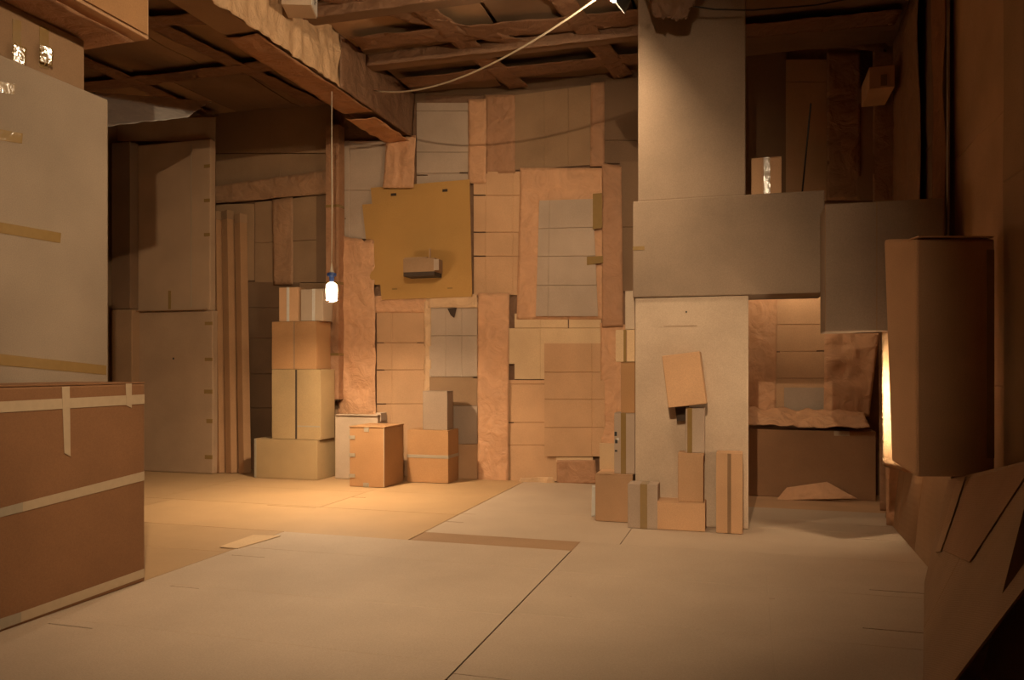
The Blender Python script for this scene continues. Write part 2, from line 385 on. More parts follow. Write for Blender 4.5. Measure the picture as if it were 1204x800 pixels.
wsheet(640, 404, 711, 537, 'kraft', .068, fv=(438, 470, 503), fu=(696,), slits=[(705, 437.3, 711, 439)])
wsheet(654, 537.5, 697, 543, 'pale', .05)
wpaper([(655, 541), (700, 541), (702, 569), (655, 569)], 'paper_red', .03, .02, 4, 37, 14, 10)
wpaper([(612, 562), (650, 561), (654, 569), (610, 569)], 'paper_pale', .06, .035, 7, 38, 20, 6, name='glint_crumple')  # pale crumple put in for the glint at the wall foot
# behind the arch
wpaper([(878, 335), (914, 335), (912, 486), (876, 486)], 'paper', .02, .05, 3, 41, 12, 36, fold=(0, 0, 1), label='pleated brown paper')
wsheet(910, 330, 972, 482, 'kraft', .035, fv=(382, 413.5, 445), slits=[(910, 413, 917, 414.6), (960, 412, 972, 413.8)], label='grey cardboard panel')
wsheet(922, 456, 975, 485, 'greyz', .05)
wpaper([(970, 335), (1040, 335), (1022, 490), (968, 490)], 'paper', .025, .05, 2.8, 43, 16, 36, label='wrinkled brown paper')
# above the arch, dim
wsheet(880, 40, 924, 236, 'dark', .03)  # dark board stands in for the shade of a recess
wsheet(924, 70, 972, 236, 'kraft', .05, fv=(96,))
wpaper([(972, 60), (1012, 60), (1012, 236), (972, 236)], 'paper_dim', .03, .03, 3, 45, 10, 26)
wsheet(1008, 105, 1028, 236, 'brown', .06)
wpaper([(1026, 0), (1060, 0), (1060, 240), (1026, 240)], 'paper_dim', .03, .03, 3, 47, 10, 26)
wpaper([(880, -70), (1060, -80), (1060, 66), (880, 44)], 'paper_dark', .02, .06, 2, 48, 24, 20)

# ------------------------------------------------------------------ right wall boards
def rsheet(y0, y1, z0, z1, mat, dl=.02, fy=(), fz=(), name='cardboard_panel'):
    return sheet(name, mat, wall_right, lambda a, b: Vector((WX1-dl, a, b)), (y0, y1), (z0, z1), (-1, 0, 0), .007, fa=fy, fb=fz, fw=(.006, .006), rec=.008, na=4, nb=8, warp=.01)
def rpaper(y0, y1, z0, z1, mat, seed, dl=.02, amp=.04, freq=2.4):
    return paper_sheet('paper_sheet', mat, wall_right, [(WX1-dl-amp, y1, z1), (WX1-dl-amp, y0, z1), (WX1-dl-amp, y0, z0), (WX1-dl-amp, y1, z0)], (-1, 0, 0), 14, 30, amp, freq, seed, fold_dir=(0, 0, 1))
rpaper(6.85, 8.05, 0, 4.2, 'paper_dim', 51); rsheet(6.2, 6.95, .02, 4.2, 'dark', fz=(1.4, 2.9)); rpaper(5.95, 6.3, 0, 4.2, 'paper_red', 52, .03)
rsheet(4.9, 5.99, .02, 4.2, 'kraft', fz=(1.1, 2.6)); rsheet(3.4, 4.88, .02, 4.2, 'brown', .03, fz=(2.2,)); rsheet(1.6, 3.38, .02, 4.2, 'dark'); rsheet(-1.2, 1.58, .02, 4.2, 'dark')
p = [(WX1-.07, 5.93, z) for z in (1.95, 2.4, 2.9, 3.4, 3.8, 4.22)]
tag(tube('wall_conduit', p, .012, 'metal'), 'thin vertical metal conduit running up the dark right wall', 'pipe')
# left wall boards
for y0, y1 in ((6.2, 8.0), (4.4, 6.18), (2.4, 4.38)):
    sheet('cardboard_panel', 'brown', wall_left, lambda a, b: Vector((WX0+.02, a, b)), (y0, y1), (.02, 4.2), (1, 0, 0), .007, fb=(1.4, 2.8), fw=(.006, .006))

# ------------------------------------------------------------------ ceiling
def csheet(x0, x1, y0, y1, z, mat, fx=(), fy=(), warp=.03, name='cardboard_panel', skew=0):
    return sheet(name, mat, ceiling, lambda a, b: Vector((a+skew*(b-y0), b+skew*.6*(a-x0), z)), (x0, x1), (y0, y1), (0, 0, -1), .007, fa=fx, fb=fy, fw=(.008, .008), rec=.01, na=8, nb=8, warp=warp)
ys = [1.0, 2.35, 3.5, 4.7, 5.75, 6.75, 8.05]
for j in range(len(ys)-1):
    xs = [WX0+.02, -5.75, -4.9, -3.86] if j % 2 else [WX0+.02, -6.2, -5.2, -4.35, -3.86]
    for i in range(len(xs)-1):
        csheet(xs[i]+.02, xs[i+1]-.015, ys[j]+.02, ys[j+1]-.02, CZ-.04-.03*random.random(), random.choice(['dark', 'brown', 'brown', 'dark']), skew=random.uniform(-.03, .03))
    xs = [-3.52, -2.5, -1.45, -.3, WX1-.02] if j % 2 else [-3.52, -2.1, -.9, .3, WX1-.02]
    for i in range(len(xs)-1):
        csheet(xs[i]+.02, xs[i+1]-.015, ys[j]+.02, ys[j+1]-.02, CZ-.04-.03*random.random(), random.choice(['dark', 'brown', 'brown', 'dark']), skew=random.uniform(-.03, .03))
def cstrip(x0, y0, x1, y1, wd, mat='paper_dark', seed=0, z=CZ-.10, amp=.03):
    a, b = Vector((x0, y0, z)), Vector((x1, y1, z)); t = (b-a).normalized(); s = Vector((-t.y, t.x, 0))*wd/2
    return paper_sheet('paper_strip', mat, ceiling, [a-s, a+s, b+s, b-s], (0, 0, -1), 6, 28, amp, 4.5, seed)
for k, a in enumerate([(-6.9, 6.7, -4.0, 6.75, .24), (-6.6, 5.3, -3.95, 5.75, .2), (-5.0, 4.6, -4.6, 7.9, .2), (-6.2, 4.2, -6.0, 7.9, .2), (-4.3, 5.6, -3.9, 7.0, .2),
                       (-3.4, 6.5, -.6, 6.7, .3), (-3.4, 7.55, -.3, 7.6, .3), (-2.6, 5.6, -2.3, 8.0, .22), (-1.5, 5.6, -1.2, 8.0, .2), (-.6, 7.2, 1.2, 7.3, .3), (-3.4, 5.4, -1.9, 7.0, .18)]):
    cstrip(*a, seed=60+k)
# the main beam and two cross joists, wrapped in paper
BX0, BX1, BZ = -3.84, -3.55, 3.74
beam = box('beam', (BX0, 1.0, BZ), (BX1, WY1, CZ), 'brown', ceiling, .01)
paper_sheet('paper_wrap', 'paper_pale', beam, [(BX1+.02, 4.3, CZ-.02), (BX1+.02, 6.38, CZ-.02), (BX1+.02, 6.42, BZ-.02), (BX1+.02, 4.3, BZ-.03)], (1, 0, 0), 80, 14, .05, 7, 71, fold_dir=(0, 0, 1))['label'] = 'crinkled paper on the beam side, made pale where it is lit'  # pale paper stands in for the lit stretch of the side
paper_sheet('paper_wrap', 'paper_dark', beam, [(BX1+.02, 6.42, CZ-.02), (BX1+.02, WY1-.03, CZ-.02), (BX1+.02, WY1-.03, BZ-.02), (BX1+.02, 6.42, BZ-.02)], (1, 0, 0), 40, 10, .03, 5, 72, fold_dir=(0, 0, 1))  # dark paper stands in for the shaded stretch beyond
paper_sheet('paper_wrap', 'paper_red', beam, [(BX0, 5.2, BZ-.015), (BX1+.01, 5.2, BZ-.015), (BX1+.01, 7.1, BZ-.015), (BX0, 7.1, BZ-.015)], (0, 0, -1), 8, 40, .02, 4, 73)
paper_sheet('paper_wrap', 'paper', beam, [(BX0, 7.12, BZ-.03), (BX1+.01, 7.16, BZ-.03), (BX1+.01, WY1-.02, BZ-.03), (BX0, WY1-.02, BZ-.03)], (0, 0, -1), 10, 20, .05, 4, 74)
for y0, y1, zb, sd in ((6.92, 7.08, 4.10, 1), (5.8, 5.95, 4.08, 2)):
    j = box('joist', (-3.53, y0, zb), (-.85, y1, CZ), 'dark', ceiling, .008)
    paper_sheet('paper_wrap', 'paper_dark', j, [(-3.5, y0-.02, zb+.1), (-.86, y0-.02, zb+.1), (-.86, y0-.02, zb-.03), (-3.5, y0-.02, zb-.02)], (0, -1, 0), 60, 5, .025, 5, 80+sd)
# boxed soffit upper left
sof = box('soffit', (-4.9, .2, 3.17), (-3.45, 3.96, CZ), 'kraft', ceiling, .008)
sheet('soffit_panel', 'orange', sof, lambda a, b: Vector((-3.435, a, b)), (.3, 3.93), (3.19, CZ-.02), (1, 0, 0), .008, fa=(2.4,), fw=(.008, .008))
paper_sheet('paper_wrap', 'paper_red', sof, [(-4.4, 1.0, 3.15), (-3.5, 1.0, 3.15), (-3.5, 3.9, 3.15), (-4.4, 3.9, 3.15)], (0, 0, -1), 10, 24, .02, 3, 90)

# ================================================================== CARTONS
def carton(label, u0, u1, vb, vt, depth, mat, Y=None, z0=.0145, rz=0, group=None, name='carton', flaps='top', cat='box', bev=.006, seam=.004):
    """a closed carton: front face measured in the photo, z0 its base"""
    if Y is None:
        r = ray((u0+u1)/2, vb); Y = (r*((z0-CAMH)/r.z)).y
    a, b = on_Y(u0, vb, Y), on_Y(u1, vb, Y); top = on_Y((u0+u1)/2, vt, Y).z
    W, H = b.x-a.x, top-z0
    return carton_m(label, (a.x+b.x)/2, Y, z0, W, depth, H, mat, rz, group, name, flaps, cat, bev)
def carton_m(label, cx, Y, z0, W, D, H, mat, rz=0, group=None, name='carton', flaps='top', cat='box', bev=.006):
    root = thing(name, label, cat, (cx, Y+D/2, z0), (0, 0, rz), group)
    t = .006 if flaps else 0
    root['W'], root['D'], root['H'] = W, D, H
    if flaps == 'top':
        box('body', (-W/2, -D/2, 0), (W/2, D/2, H-t), mat, root, bev)
        for s in (-1, 1):
            lo, hi = sorted((s*.002, s*D/2)); bm = bmesh.new()
            add_box(bm, (-W/2+.001, lo, H-t), (W/2-.001, hi, H), .0015); obj('flap', bm, mat, root)
    elif flaps == 'front':
        box('body', (-W/2, -D/2+t, 0), (W/2, D/2, H), mat, root, bev)
        box('slot', (-.0125, -D/2+.001, .004), (.0125, -D/2+t+.001, H-.004), 'gap' if mat == 'olive' else 'brown', root)  # strip coloured dark for the shade between the flaps
        for s in (-1, 1):
            lo, hi = sorted((s*.013, s*W/2)); bm = bmesh.new()
            add_box(bm, (lo, -D/2-.004, .002), (hi, -D/2+t, H-.002), .0015); obj('flap', bm, mat, root)
    elif flaps == 'frontz':
        box('body', (-W/2, -D/2+t, 0), (W/2, D/2, H), mat, root, bev)
        for s in (0, 1):
            bm = bmesh.new(); add_box(bm, (-W/2+.001, -D/2-.003, H/2*s+.003), (W/2-.001, -D/2+t, H/2*(s+1)-.003), .0015); obj('flap', bm, mat, root)
    else:
        box('body', (-W/2, -D/2, 0), (W/2, D/2, H), mat, root, bev)
    return root
def tape_f(root, x0, x1, z0, z1, mat='tape', name='tape_strip', proud=.006, label=None):
    """tape on the front, in fractions of the face"""
    W, D, H = root['W'], root['D'], root['H']
    o = box(name, (-W/2+x0*W, -D/2-proud, z0*H), (-W/2+x1*W, -D/2-.0005, z1*H), mat, root, .0008)
    if label: o['label'] = label
    return o
def tape_top(root, x0, x1, mat='tape'):
    W, D, H = root['W'], root['D'], root['H']
    return box('tape_strip', (-W/2+x0*W, -D/2-.003, H+.0003), (-W/2+x1*W, D/2, H+.003), mat, root, .0008)

# ---- left stack against the back wall
FZ = .0145
b1 = carton('long low olive cardboard box on the floor under the left stack', 299, 373, 563.5, 517, .40, 'olive', name='carton')
z = FZ + b1['H']; Yb = b1.location.y - b1['D']/2
b2 = carton('tall olive box with a dark gap between its flaps, standing on the long low box', 320, 377, 517, 434.5, .30, 'olive', Y=Yb+.03, z0=z+.001, flaps='front'); z += b2['H']+.002
b3 = carton('square orange-brown box under the two small boxes of the left stack', 320, 372, 434, 378, .30, 'orange', Y=Yb+.04, z0=z+.001, flaps='front'); z += b3['H']+.002
b4 = carton('small brown box with one white tape stripe atop the left stack', 328, 350, 377, 338, .16, 'kraft', Y=Yb+.06, z0=z+.001); tape_f(b4, .42, .56, 0, 1, 'tape_white')
b5 = carton('small grey box with white tape atop the stack, beside the glowing bulb', 353.5, 380, 377, 340, .2, 'grey', Y=Yb+.06, z0=z+.001); tape_f(b5, .52, .64, 0, 1, 'tape_white')
tape_f(b1, .0, .035, 0, 1, 'tape_grey', proud=.002); tape_f(b2, .53, .99, .18, .2, 'tape_grey', 'score_line', proud=.0045)
# ---- middle group
g1 = carton('grey upright box with raised lid flaps behind the orange box', 394, 444, 564, 489, .24, 'grey', rz=0)
W, D, H = g1['W'], g1['D'], g1['H']
box('lid_flap', (-W/2+.02, -D/2-.02, H), (W/2+.01, -D/2+.07, H+.012), 'grey', g1, .003); box('lid_flap', (W/2-.05, -D/2+.05, H-.06), (W/2+.012, D/2-.05, H+.03), 'grey', g1, .003)
g2 = carton('orange box with open lid edge in front of the grey upright box', 411, 452, 573, 503, .46, 'orange')
W, D, H = g2['W'], g2['D'], g2['H']
box('lid', (-W/2-.004, -D/2-.006, H), (W/2+.006, D/2, H+.012), 'orange', g2, .003)
for k in (.15, .5, .8): tape_f(g2, -.02, .16, k, k+.06, 'tape_grey')
tape_f(g2, .40, .56, .0, .07, 'tape_grey'); tape_f(g2, .42, .56, .93, 1, 'tape_grey')
tape_f(g2, .975, 1.0, .0, 1, 'tape_pale', proud=.003)
g3 = carton('orange box with a dark band round its middle, under the small grey box', 479, 527, 568, 506, .30, 'orange', flaps='frontz')
W, D, H = g3['W'], g3['D'], g3['H']
for nm, lo, hi in (('band', (-W/2-.002, -D/2-.006, H*.47), (W/2+.004, -D/2, H*.53)), ('band', (W/2, -D/2, H*.47), (W/2+.004, D/2, H*.53))):
    box(nm, lo, hi, 'tape_grey', g3, .001)
g4 = carton('small grey box standing on the banded orange box by the back wall', 497, 526, 506, 460, .17, 'beam_grey', Y=g3.location.y-D/2+.04, z0=FZ+H+.001)
# ---- three square tubes leaning beside the left cartons
for k, (ut, ub, vt, lab) in enumerate(((253, 257, 250, 'first brown cardboard post of three from the tall taped cartons'), (266, 271, 249, 'middle one of three brown cardboard posts leaning on the back wall'), (281, 286, 253, 'brown cardboard post of three standing nearest the stacked boxes'))):
    Yf = 7.70+.02*k
    base = on_Y(ub+2, 553, Yf); base.z = FZ; top = on_Y(ut+2, vt, Yf+.22)
    L = (top-base).length; q = (top-base).to_track_quat('Z', 'Y').to_matrix().to_4x4() @ Matrix.Rotation(math.radians(28), 4, 'Z')
    root = thing('cardboard_post', lab, 'cardboard post', base, group='cardboard posts leaning by the stack')
    root.rotation_euler = q.to_euler()
    s = .048; bm = bmesh.new()
    for lo, hi in (((-s, -s, 0), (s, -s+.012, L)), ((-s, s-.012, 0), (s, s, L)), ((-s, -s+.012, 0), (-s+.012, s-.012, L)), ((s-.012, -s+.012, 0), (s, s-.012, L))): add_box(bm, lo, hi, .002)
    obj('post_body', bm, 'post', root)
    box('end_cap', (-s-.003, -s-.003, L-.10), (s+.003, s+.003, L+.004), 'brown', root, .003)
    box('score_edge', (-s-.002, -s-.002, L*.02), (-s+.006, -s+.006, L-.11), 'dark', root, .001)
# shiny strip in the gap beside the posts
a = on_Y(252, 478, 7.9); c = on_Y(254, 550, 7.9)
tag(box('metal_bar', (c.x-.02, 7.88, FZ), (c.x+.015, 7.9, 1.1), 'metal', None, .004), 'pale metal bar standing in the gap beside the cardboard posts', 'bar')
o = paper_sheet('foil_strip', 'foil', None, [on_Y(247, 270, 7.85), on_Y(252, 270, 7.85), on_Y(252, 362, 7.85), on_Y(248, 362, 7.85)], (0, -1, 0), 6, 30, .03, 9, 3)
tag(o, 'crinkled shiny foil strip hanging beside the tall upper carton', 'foil')

# ---- tall cartons at the far left
def tall(label, u0, u1, vb, vt, Y, z0, D, mat, tapes=()):
    r = carton(label, u0, u1, vb, vt, D, mat, Y=Y, z0=z0, flaps=None, bev=.012, rz=0)
    for t in tapes: tape_f(r, *t[:4], t[4] if len(t) > 4 else 'tape', proud=.004)
    return r
t1 = tall('tall grey carton standing on the floor with small brown tapes along its edge', 163, 250, 556, 366, 7.58, FZ, .09, 'tall_brown',
          [(.90, 1.0, .91, .93), (.90, 1., .69, .71), (.89, 1., .49, .515), (.92, 1, .31, .335), (.9, 1, .09, .115), (.47, .49, .70, .712, 'black')])
t2 = tall('tall grey carton stacked on top of the taped floor carton', 162, 247, 365, 167, 7.57, FZ+t1['H']+.002, .10, 'tall_brown',
          [(.92, 1., .83, .85), (.92, 1, .63, .65), (.92, 1, .43, .45), (.43, .47, .01, .12), (.74, .75, .02, .98, 'tape_grey')])
t3 = tall('dark narrow carton on the floor between the big grey sheet and tall carton', 131, 155, 556, 364, 7.46, FZ, .42, 'brown')
t4 = tall('dark narrow carton stacked on the other dark narrow carton', 131, 153, 363, 167, 7.45, FZ+t3['H']+.002, .40, 'dark')
box('bottom_flap', (-t2['W']/2, -t2['D']/2-.05, -.0), (t2['W']/2-.03, -t2['D']/2-.0, .012), 'brown', t2, .003)
# grey board and crumpled plastic above them
o = sheet('cardboard_strip', 'grey', None, quad_fn([on_Y(128, 140, 7.62), on_Y(253, 138, 7.62), on_Y(253, 166, 7.62), on_Y(128, 166, 7.62)]), (0, 1), (0, 1), (0, -1, 0), .008, fa=(.7,), fw=(.004, .004))
tag(o, 'wide grey cardboard strip lying across the tops of the tall cartons', 'cardboard strip')
o = paper_sheet('plastic_sheet', 'plastic', None, [at(112, 108, 7.5), at(248, 119, 8.3), at(222, 138, 7.7), at(112, 150, 6.9)], (.25, -.9, -.35), 44, 18, .05, 2.6, 8, ragged=.04)
tag(o, 'crumpled milky plastic sheet sagging under the ceiling above the tall cartons', 'plastic sheet')

# ---- hanging square tube by the bulb, die-cut board, small bracket box
a, b = on_Y(387, 150, 7.98), on_Y(402, 470, 7.98)
rt = thing('hanging_post', 'long square cardboard post hanging on the back wall behind the bulb', 'cardboard post', ((a.x+b.x)/2, 7.98, b.z))
hw, L = (b.x-a.x)/2, a.z-b.z
bm = bmesh.new(); add_box(bm, (-hw, -.075, 0), (hw, .06, L), .004); obj('post_body', bm, 'paper_red', rt)
box('end_plug', (-hw+.012, -.06, -.012), (hw-.012, .045, .002), 'gap', rt)
for k in (.16, .42, .7): box('tape_band', (-hw-.002, -.078, L*k), (hw+.002, .05, L*k+.03), 'tape', rt, .001)

YQ = WY1-.075
qf = quad_fn([(424, 222, 0), (552, 211, 0), (555, 349, 0), (438, 353, 0)])
def yfn(a, b):
    p = qf((a-424)/130, (b-213)/140); return on_Y(p.x, p.y, YQ)
rt = thing('die_cut_board', 'large yellow die-cut cardboard sheet with stepped left edge on the back wall', 'cardboard sheet', on_Y(490, 353, YQ))
o = sheet('board', 'yellow', rt, lambda a, b: yfn(a, b)-rt.location, (424, 554), (213, 353), (0, -1, 0), .009, keep=[(436, 213, 554, 353), (424, 233, 436, 334)],
          holes=[(459, 222, 466, 225.5), (521, 222, 527.5, 225.5)], na=10, nb=10, warp=.004)
o = box('backing', on_Y(444, 232, YQ+.012)-rt.location+Vector((0, 0, -.3)), on_Y(545, 218, YQ+.02)-rt.location, 'gap', rt)
for u, v in ((464, 340), (529, 339)): box('staple', on_Y(u-3, v+.8, YQ-.004)-rt.location, on_Y(u+3, v-.8, YQ-.001)-rt.location, 'tape', rt)
Y3 = YQ-.24
p0, p1 = on_Y(474, 323, Y3), on_Y(511, 303, Y3)
r = thing('bracket_box', 'small open cardboard box fixed on the yellow die-cut sheet', 'box', ((p0.x+p1.x)/2, Y3+.115, p0.z))
Wb, Hb = p1.x-p0.x, p1.z-p0.z
bm = bmesh.new(); add_box(bm, (-Wb/2, -.115, .02), (Wb/2, .115, Hb), .004); obj('body', bm, 'brown', r)
box('slot', (-Wb/2+.004, -.117, -.022), (Wb/2-.004, .10, .022), 'gap', r)
box('flap', (Wb/2-.01, -.12, Hb*.2), (Wb/2+.05, -.112, Hb*.9), 'greyz', r, .002); box('prong', (Wb/2-.07, -.1, Hb), (Wb/2-.05, -.09, Hb+.10), 'brown', r, .002); box('flap', (-Wb/2+.01, -.11, Hb-.004), (Wb/2-.09, .09, Hb+.015), 'brown', r, .003)

# ================================================================== ARCH OF BIG CARTONS
AY = 6.10
c1 = carton_m('tall grey carton standing upright as the left leg of the arch', -.415, AY, FZ, .83, .42, 1.735-FZ, 'column_grey', flaps=None, bev=.01, name='pillar_carton')
tape_f(c1, .455, .468, .93, .938, 'black', proud=.003); box('crease', (-.2, -.213, 1.5), (.05, -.2095, 1.503), 'brown', c1)
X970 = on_Y(969.5, 300, AY-.02).x
c2 = carton_m('long grey carton laid across the top of the arch leg', (-.845+X970)/2, AY-.02, 1.737, X970+.845, .48, .735, 'beam_grey', flaps=None, bev=.01, name='lintel_carton')
tape_f(c2, .0, .065, .49, .53, 'tape', proud=.003)
c3 = carton_m('tall grey carton rising from the cross carton up to the ceiling', -.415, AY+.01, 2.474, .79, .42, 4.08-2.474, 'beam_grey', flaps=None, bev=.01, name='upper_carton')
Yr = 5.70
xa, xb = on_Y(970, 300, Yr).x, on_Y(1110, 300, Yr).x
zb, zt = on_Y(975, 390, Yr).z, on_Y(975, 240, Yr).z
c4 = carton_m('square grey carton fixed to the right wall in front of the cross carton end', (xa+xb)/2, Yr, zb, xb-xa, .37, zt-zb, 'beam_grey', flaps=None, bev=.008, name='wall_carton')
tape_f(c4, .44, .448, .0, 1, 'brown', 'crease', proud=.002); tape_f(c4, -.0, .006, .0, 1, 'brown', 'edge_strip', proud=.002)
c5 = carton('small brown carton with a shiny tape strip standing on the cross carton', 883.5, 919, 229, 185, .16, 'kraft', Y=AY+.04, z0=2.474, rz=0)
tape_f(c5, .40, .62, .02, 1.0, 'tape'); c5.rotation_euler = (0, 0, 0)
c6p = on_Y(1022, 105, 7.5); c6q = on_Y(1052, 76, 7.5)
c6 = carton_m('small brown carton with tape high up near the dark right corner', (c6p.x+c6q.x)/2, 7.5, c6p.z, c6q.x-c6p.x, .5, c6q.z-c6p.z, 'kraft', flaps=None, name='shelf_carton'); tape_f(c6, .45, .7, .1, .6, 'tape')
# dark low board and ledge behind the arch
lx0, lx1 = on_Y(880, 500, 7.72).x, on_Y(1030, 500, 7.72).x
zl = on_Y(940, 506, 7.72).z
o = carton_m('low wide dark carton on the floor at the back of the arch passage', (lx0+lx1)/2, 7.72, FZ, lx1-lx0, .26, zl-FZ, 'red_brown', flaps=None, name='low_carton')
tape_f(o, .68, .80, .93, 1.0, 'tape_pale')
o = paper_sheet('paper_heap', 'paper', None, [(lx0, 8.02, zl+.16), (lx1-.06, 8.02, zl+.13), (lx1-.06, 7.68, zl-.0), (lx0, 7.68, zl+.01)], (0, -.45, .9), 40, 16, .07, 3.2, 33)
tag(o, 'crumpled brown paper lying on the low carton in the arch passage', 'paper')
o = paper_sheet('paper_heap', 'paper', None, [on_Y(925, 574, 7.70), on_Y(972, 567, 7.70), on_Y(1008, 587, 7.6), on_Y(912, 589, 7.6)], (0, -.9, .4), 30, 12, .02, 4, 34)
tag(o, 'crumpled scrap of brown paper at the foot of the low carton', 'paper')
# right jamb of the passage: narrow sheets
for k, (y0, x0, x1, zz, mt) in enumerate(((7.2, 1.03, 1.33, 2.4, 'paper_red'), (6.55, .98, 1.33, 1.9, 'paper'))):
    o = paper_sheet('hanging_paper', mt, None, [(x0, y0, zz), (x1, y0, zz), (x1, y0-.05, .02), (x0+.02, y0, .02)], (-.3, -1, 0), 10, 30, .05, 3, 95+k, fold_dir=(0, 0, 1))
    tag(o, ('reddish', 'paler')[k]+' brown paper hanging from the right wall '+('deep inside', 'at the mouth of')[k]+' the arch passage', 'paper')

# ---- small cartons before the arch leg
fy = 5.905
d1 = carton('small grey taped carton at the foot of the arch leg', 738, 773, 624, 570, .18, 'greyz', Y=fy); tape_f(d1, .42, .66, 0, 1); tape_top(d1, .42, .66)
d2 = carton('orange-brown carton on the floor beside the taped grey carton', 772, 829, 628, 591, .19, 'kraft', Y=fy+.005)
zz = FZ+d2['H']+.001
d3 = carton('upright orange-brown carton standing on the low floor carton', 797, 827, 591, 533, .16, 'kraft', Y=fy+.03, z0=zz); zz += d3['H']+.001
d4 = carton('narrow grey carton with tape under the tilted carton', 806, 828, 533, 480, .14, 'greyz', Y=fy+.04, z0=zz); tape_f(d4, .10, .36, .0, 1); zz += d4['H']
q = [on_Y(777, 418, fy+.0), on_Y(823, 414, fy), on_Y(830, 474, fy), on_Y(787, 481, fy)]
cen = sum(q, Vector())/4; Wt = ((q[1]-q[0]).length+(q[2]-q[3]).length)/2; Ht = ((q[0]-q[3]).length+(q[1]-q[2]).length)/2
d5 = thing('tilted_carton', 'tilted orange-brown carton stuck high on the grey arch leg', 'box', (cen.x, fy+.09, cen.z)); d5.rotation_euler = (0, math.radians(-7), 0)
bm = bmesh.new(); add_box(bm, (-Wt/2, -.09, -Ht/2), (Wt/2, .095, Ht/2), .006); obj('body', bm, 'kraft', d5)
box('flap', (-Wt/2+.003, -.096, -Ht/2+.003), (Wt/2-.003, -.0895, Ht/2-.003), 'kraft', d5, .002)
pa, pb = on_Y(790, 494, AY-.05), on_Y(806, 480, AY-.05)  # dark block stands in for the shadow below the tilted carton
box('shadow_block', Vector((pa.x, AY-.06, pa.z))-d5.location, Vector((pb.x, AY-.005, pb.z+.02))-d5.location, 'gap', d5)['label'] = 'dark block in place of the shadow under the carton'
d6 = carton('tall narrow orange-brown carton with a dark groove right of the arch leg foot', 842, 873, 630, 533, .18, 'kraft', Y=fy, flaps='front')
# ---- stack left of the arch leg
sy = 6.14
e1 = carton('orange carton on the floor left of the arch leg, its lid standing up', 700, 744, 615, 558, .30, 'kraft', Y=sy-.04)
W, D, H = e1['W'], e1['D'], e1['H']
box('raised_lid', (-W/2-.02, D/2-.012, H-.01), (W/2*.35, D/2, H+.21), 'pale', e1, .003); tape_f(e1, .25, .42, .999, 1.0)
o = paper_sheet('torn_liner', 'tape_white', e1, [(-W/2-.025, -D/2, H*.75), (-W/2-.0, -D/2-.004, H*.75), (-W/2-.0, -D/2-.004, .04), (-W/2-.03, -D/2, .03)], (0, -1, 0), 4, 16, .012, 14, 2)
zz = FZ+H+.001
e2 = carton('pale grey carton with brown tape and torn black marks beside the arch leg', 722, 746.5, 558, 486, .2, 'greyz', Y=sy, z0=zz); tape_f(e2, .33, .58, 0, 1); zz += e2['H']+.001
for k, (x0, z0_, h) in enumerate(((.02, .62, .07), (.05, .5, .06), (.12, .55, .04), (.04, .36, .03))): tape_f(e2, x0, x0+.12, z0_, z0_+h, 'black' if k != 2 else 'tape_white', 'torn_patch', proud=.003)
e3 = carton('orange carton in the stack beside the arch leg above the torn pale carton', 730, 746.5, 486, 426, .2, 'orange', Y=sy, z0=zz); zz += e3['H']+.001
e4 = carton('small orange carton with grooved tape jutting out of the stack beside the arch leg', 724, 746.5, 426, 388, .2, 'pale', Y=sy, z0=zz, flaps='front'); zz += e4['H']+.001
tape_f(e4, .36, .55, .0, 1, 'tape', proud=.003)
e5 = carton('pale carton topmost of the stack beside the arch leg', 735, 746.5, 388, 342, .16, 'grey', Y=sy, z0=zz)

# ================================================================== NEAR LEFT
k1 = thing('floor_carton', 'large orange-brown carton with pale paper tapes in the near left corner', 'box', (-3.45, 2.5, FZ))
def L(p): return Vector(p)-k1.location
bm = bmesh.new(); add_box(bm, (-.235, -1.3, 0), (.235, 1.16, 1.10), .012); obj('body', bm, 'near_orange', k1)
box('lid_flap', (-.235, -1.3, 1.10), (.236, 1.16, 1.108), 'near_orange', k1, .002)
def side_tape(q, mat='tape_pale', X=-3.2115, parent=k1):
    pts = [L(on_X(u, v, X)) for u, v in q]
    return sheet('tape_strip', mat, parent, quad_fn(pts), (0, 1), (0, 1), (1, 0, 0), .0018)
side_tape([(-40, 474.5), (170, 464), (170, 475), (-40, 488)])
side_tape([(73, 455), (82, 454.5), (83, 537), (76, 533)], X=-3.2095); side_tape([(148, 451.5), (155, 451.3), (155, 480), (149, 477)], X=-3.2095)
side_tape([(27, 591), (170, 554.5), (170, 565), (27, 602)]); side_tape([(-30, 606), (27, 591), (27, 602), (-30, 616)], 'tape_grey')
side_tape([(25, 720), (170, 669), (170, 679), (25, 732)]); side_tape([(-30, 738), (25, 720), (25, 732), (-30, 752)], 'tape_grey')  # left ends of both lower tapes: shade given as darker tape colour

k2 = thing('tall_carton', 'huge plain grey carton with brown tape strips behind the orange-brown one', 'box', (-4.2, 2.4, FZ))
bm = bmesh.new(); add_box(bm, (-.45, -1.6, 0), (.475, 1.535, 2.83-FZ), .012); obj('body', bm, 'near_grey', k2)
def tall_tape(q): return sheet('tape_strip', 'tape', k2, quad_fn([on_X(u, v, -3.7225)-k2.location for u, v in q]), (0, 1), (0, 1), (1, 0, 0), .0018)
tall_tape([(-20, 92), (18, 99), (17, 112), (-20, 104)]); tall_tape([(-20, 148), (27, 157), (26, 169), (-20, 162)]); tall_tape([(-30, 256), (72, 274), (71, 286), (-30, 269)]); tall_tape([(-30, 413), (125, 430), (125, 441), (-30, 427)])
k3 = thing('top_carton', 'brown carton with gleaming tape on top of the huge grey carton', 'box', (-4.1, 2.6, 2.832))
bm = bmesh.new(); add_box(bm, (-.3, -1.35, 0), (.345, 1.185, .30), .01); obj('body', bm, 'brown', k3)
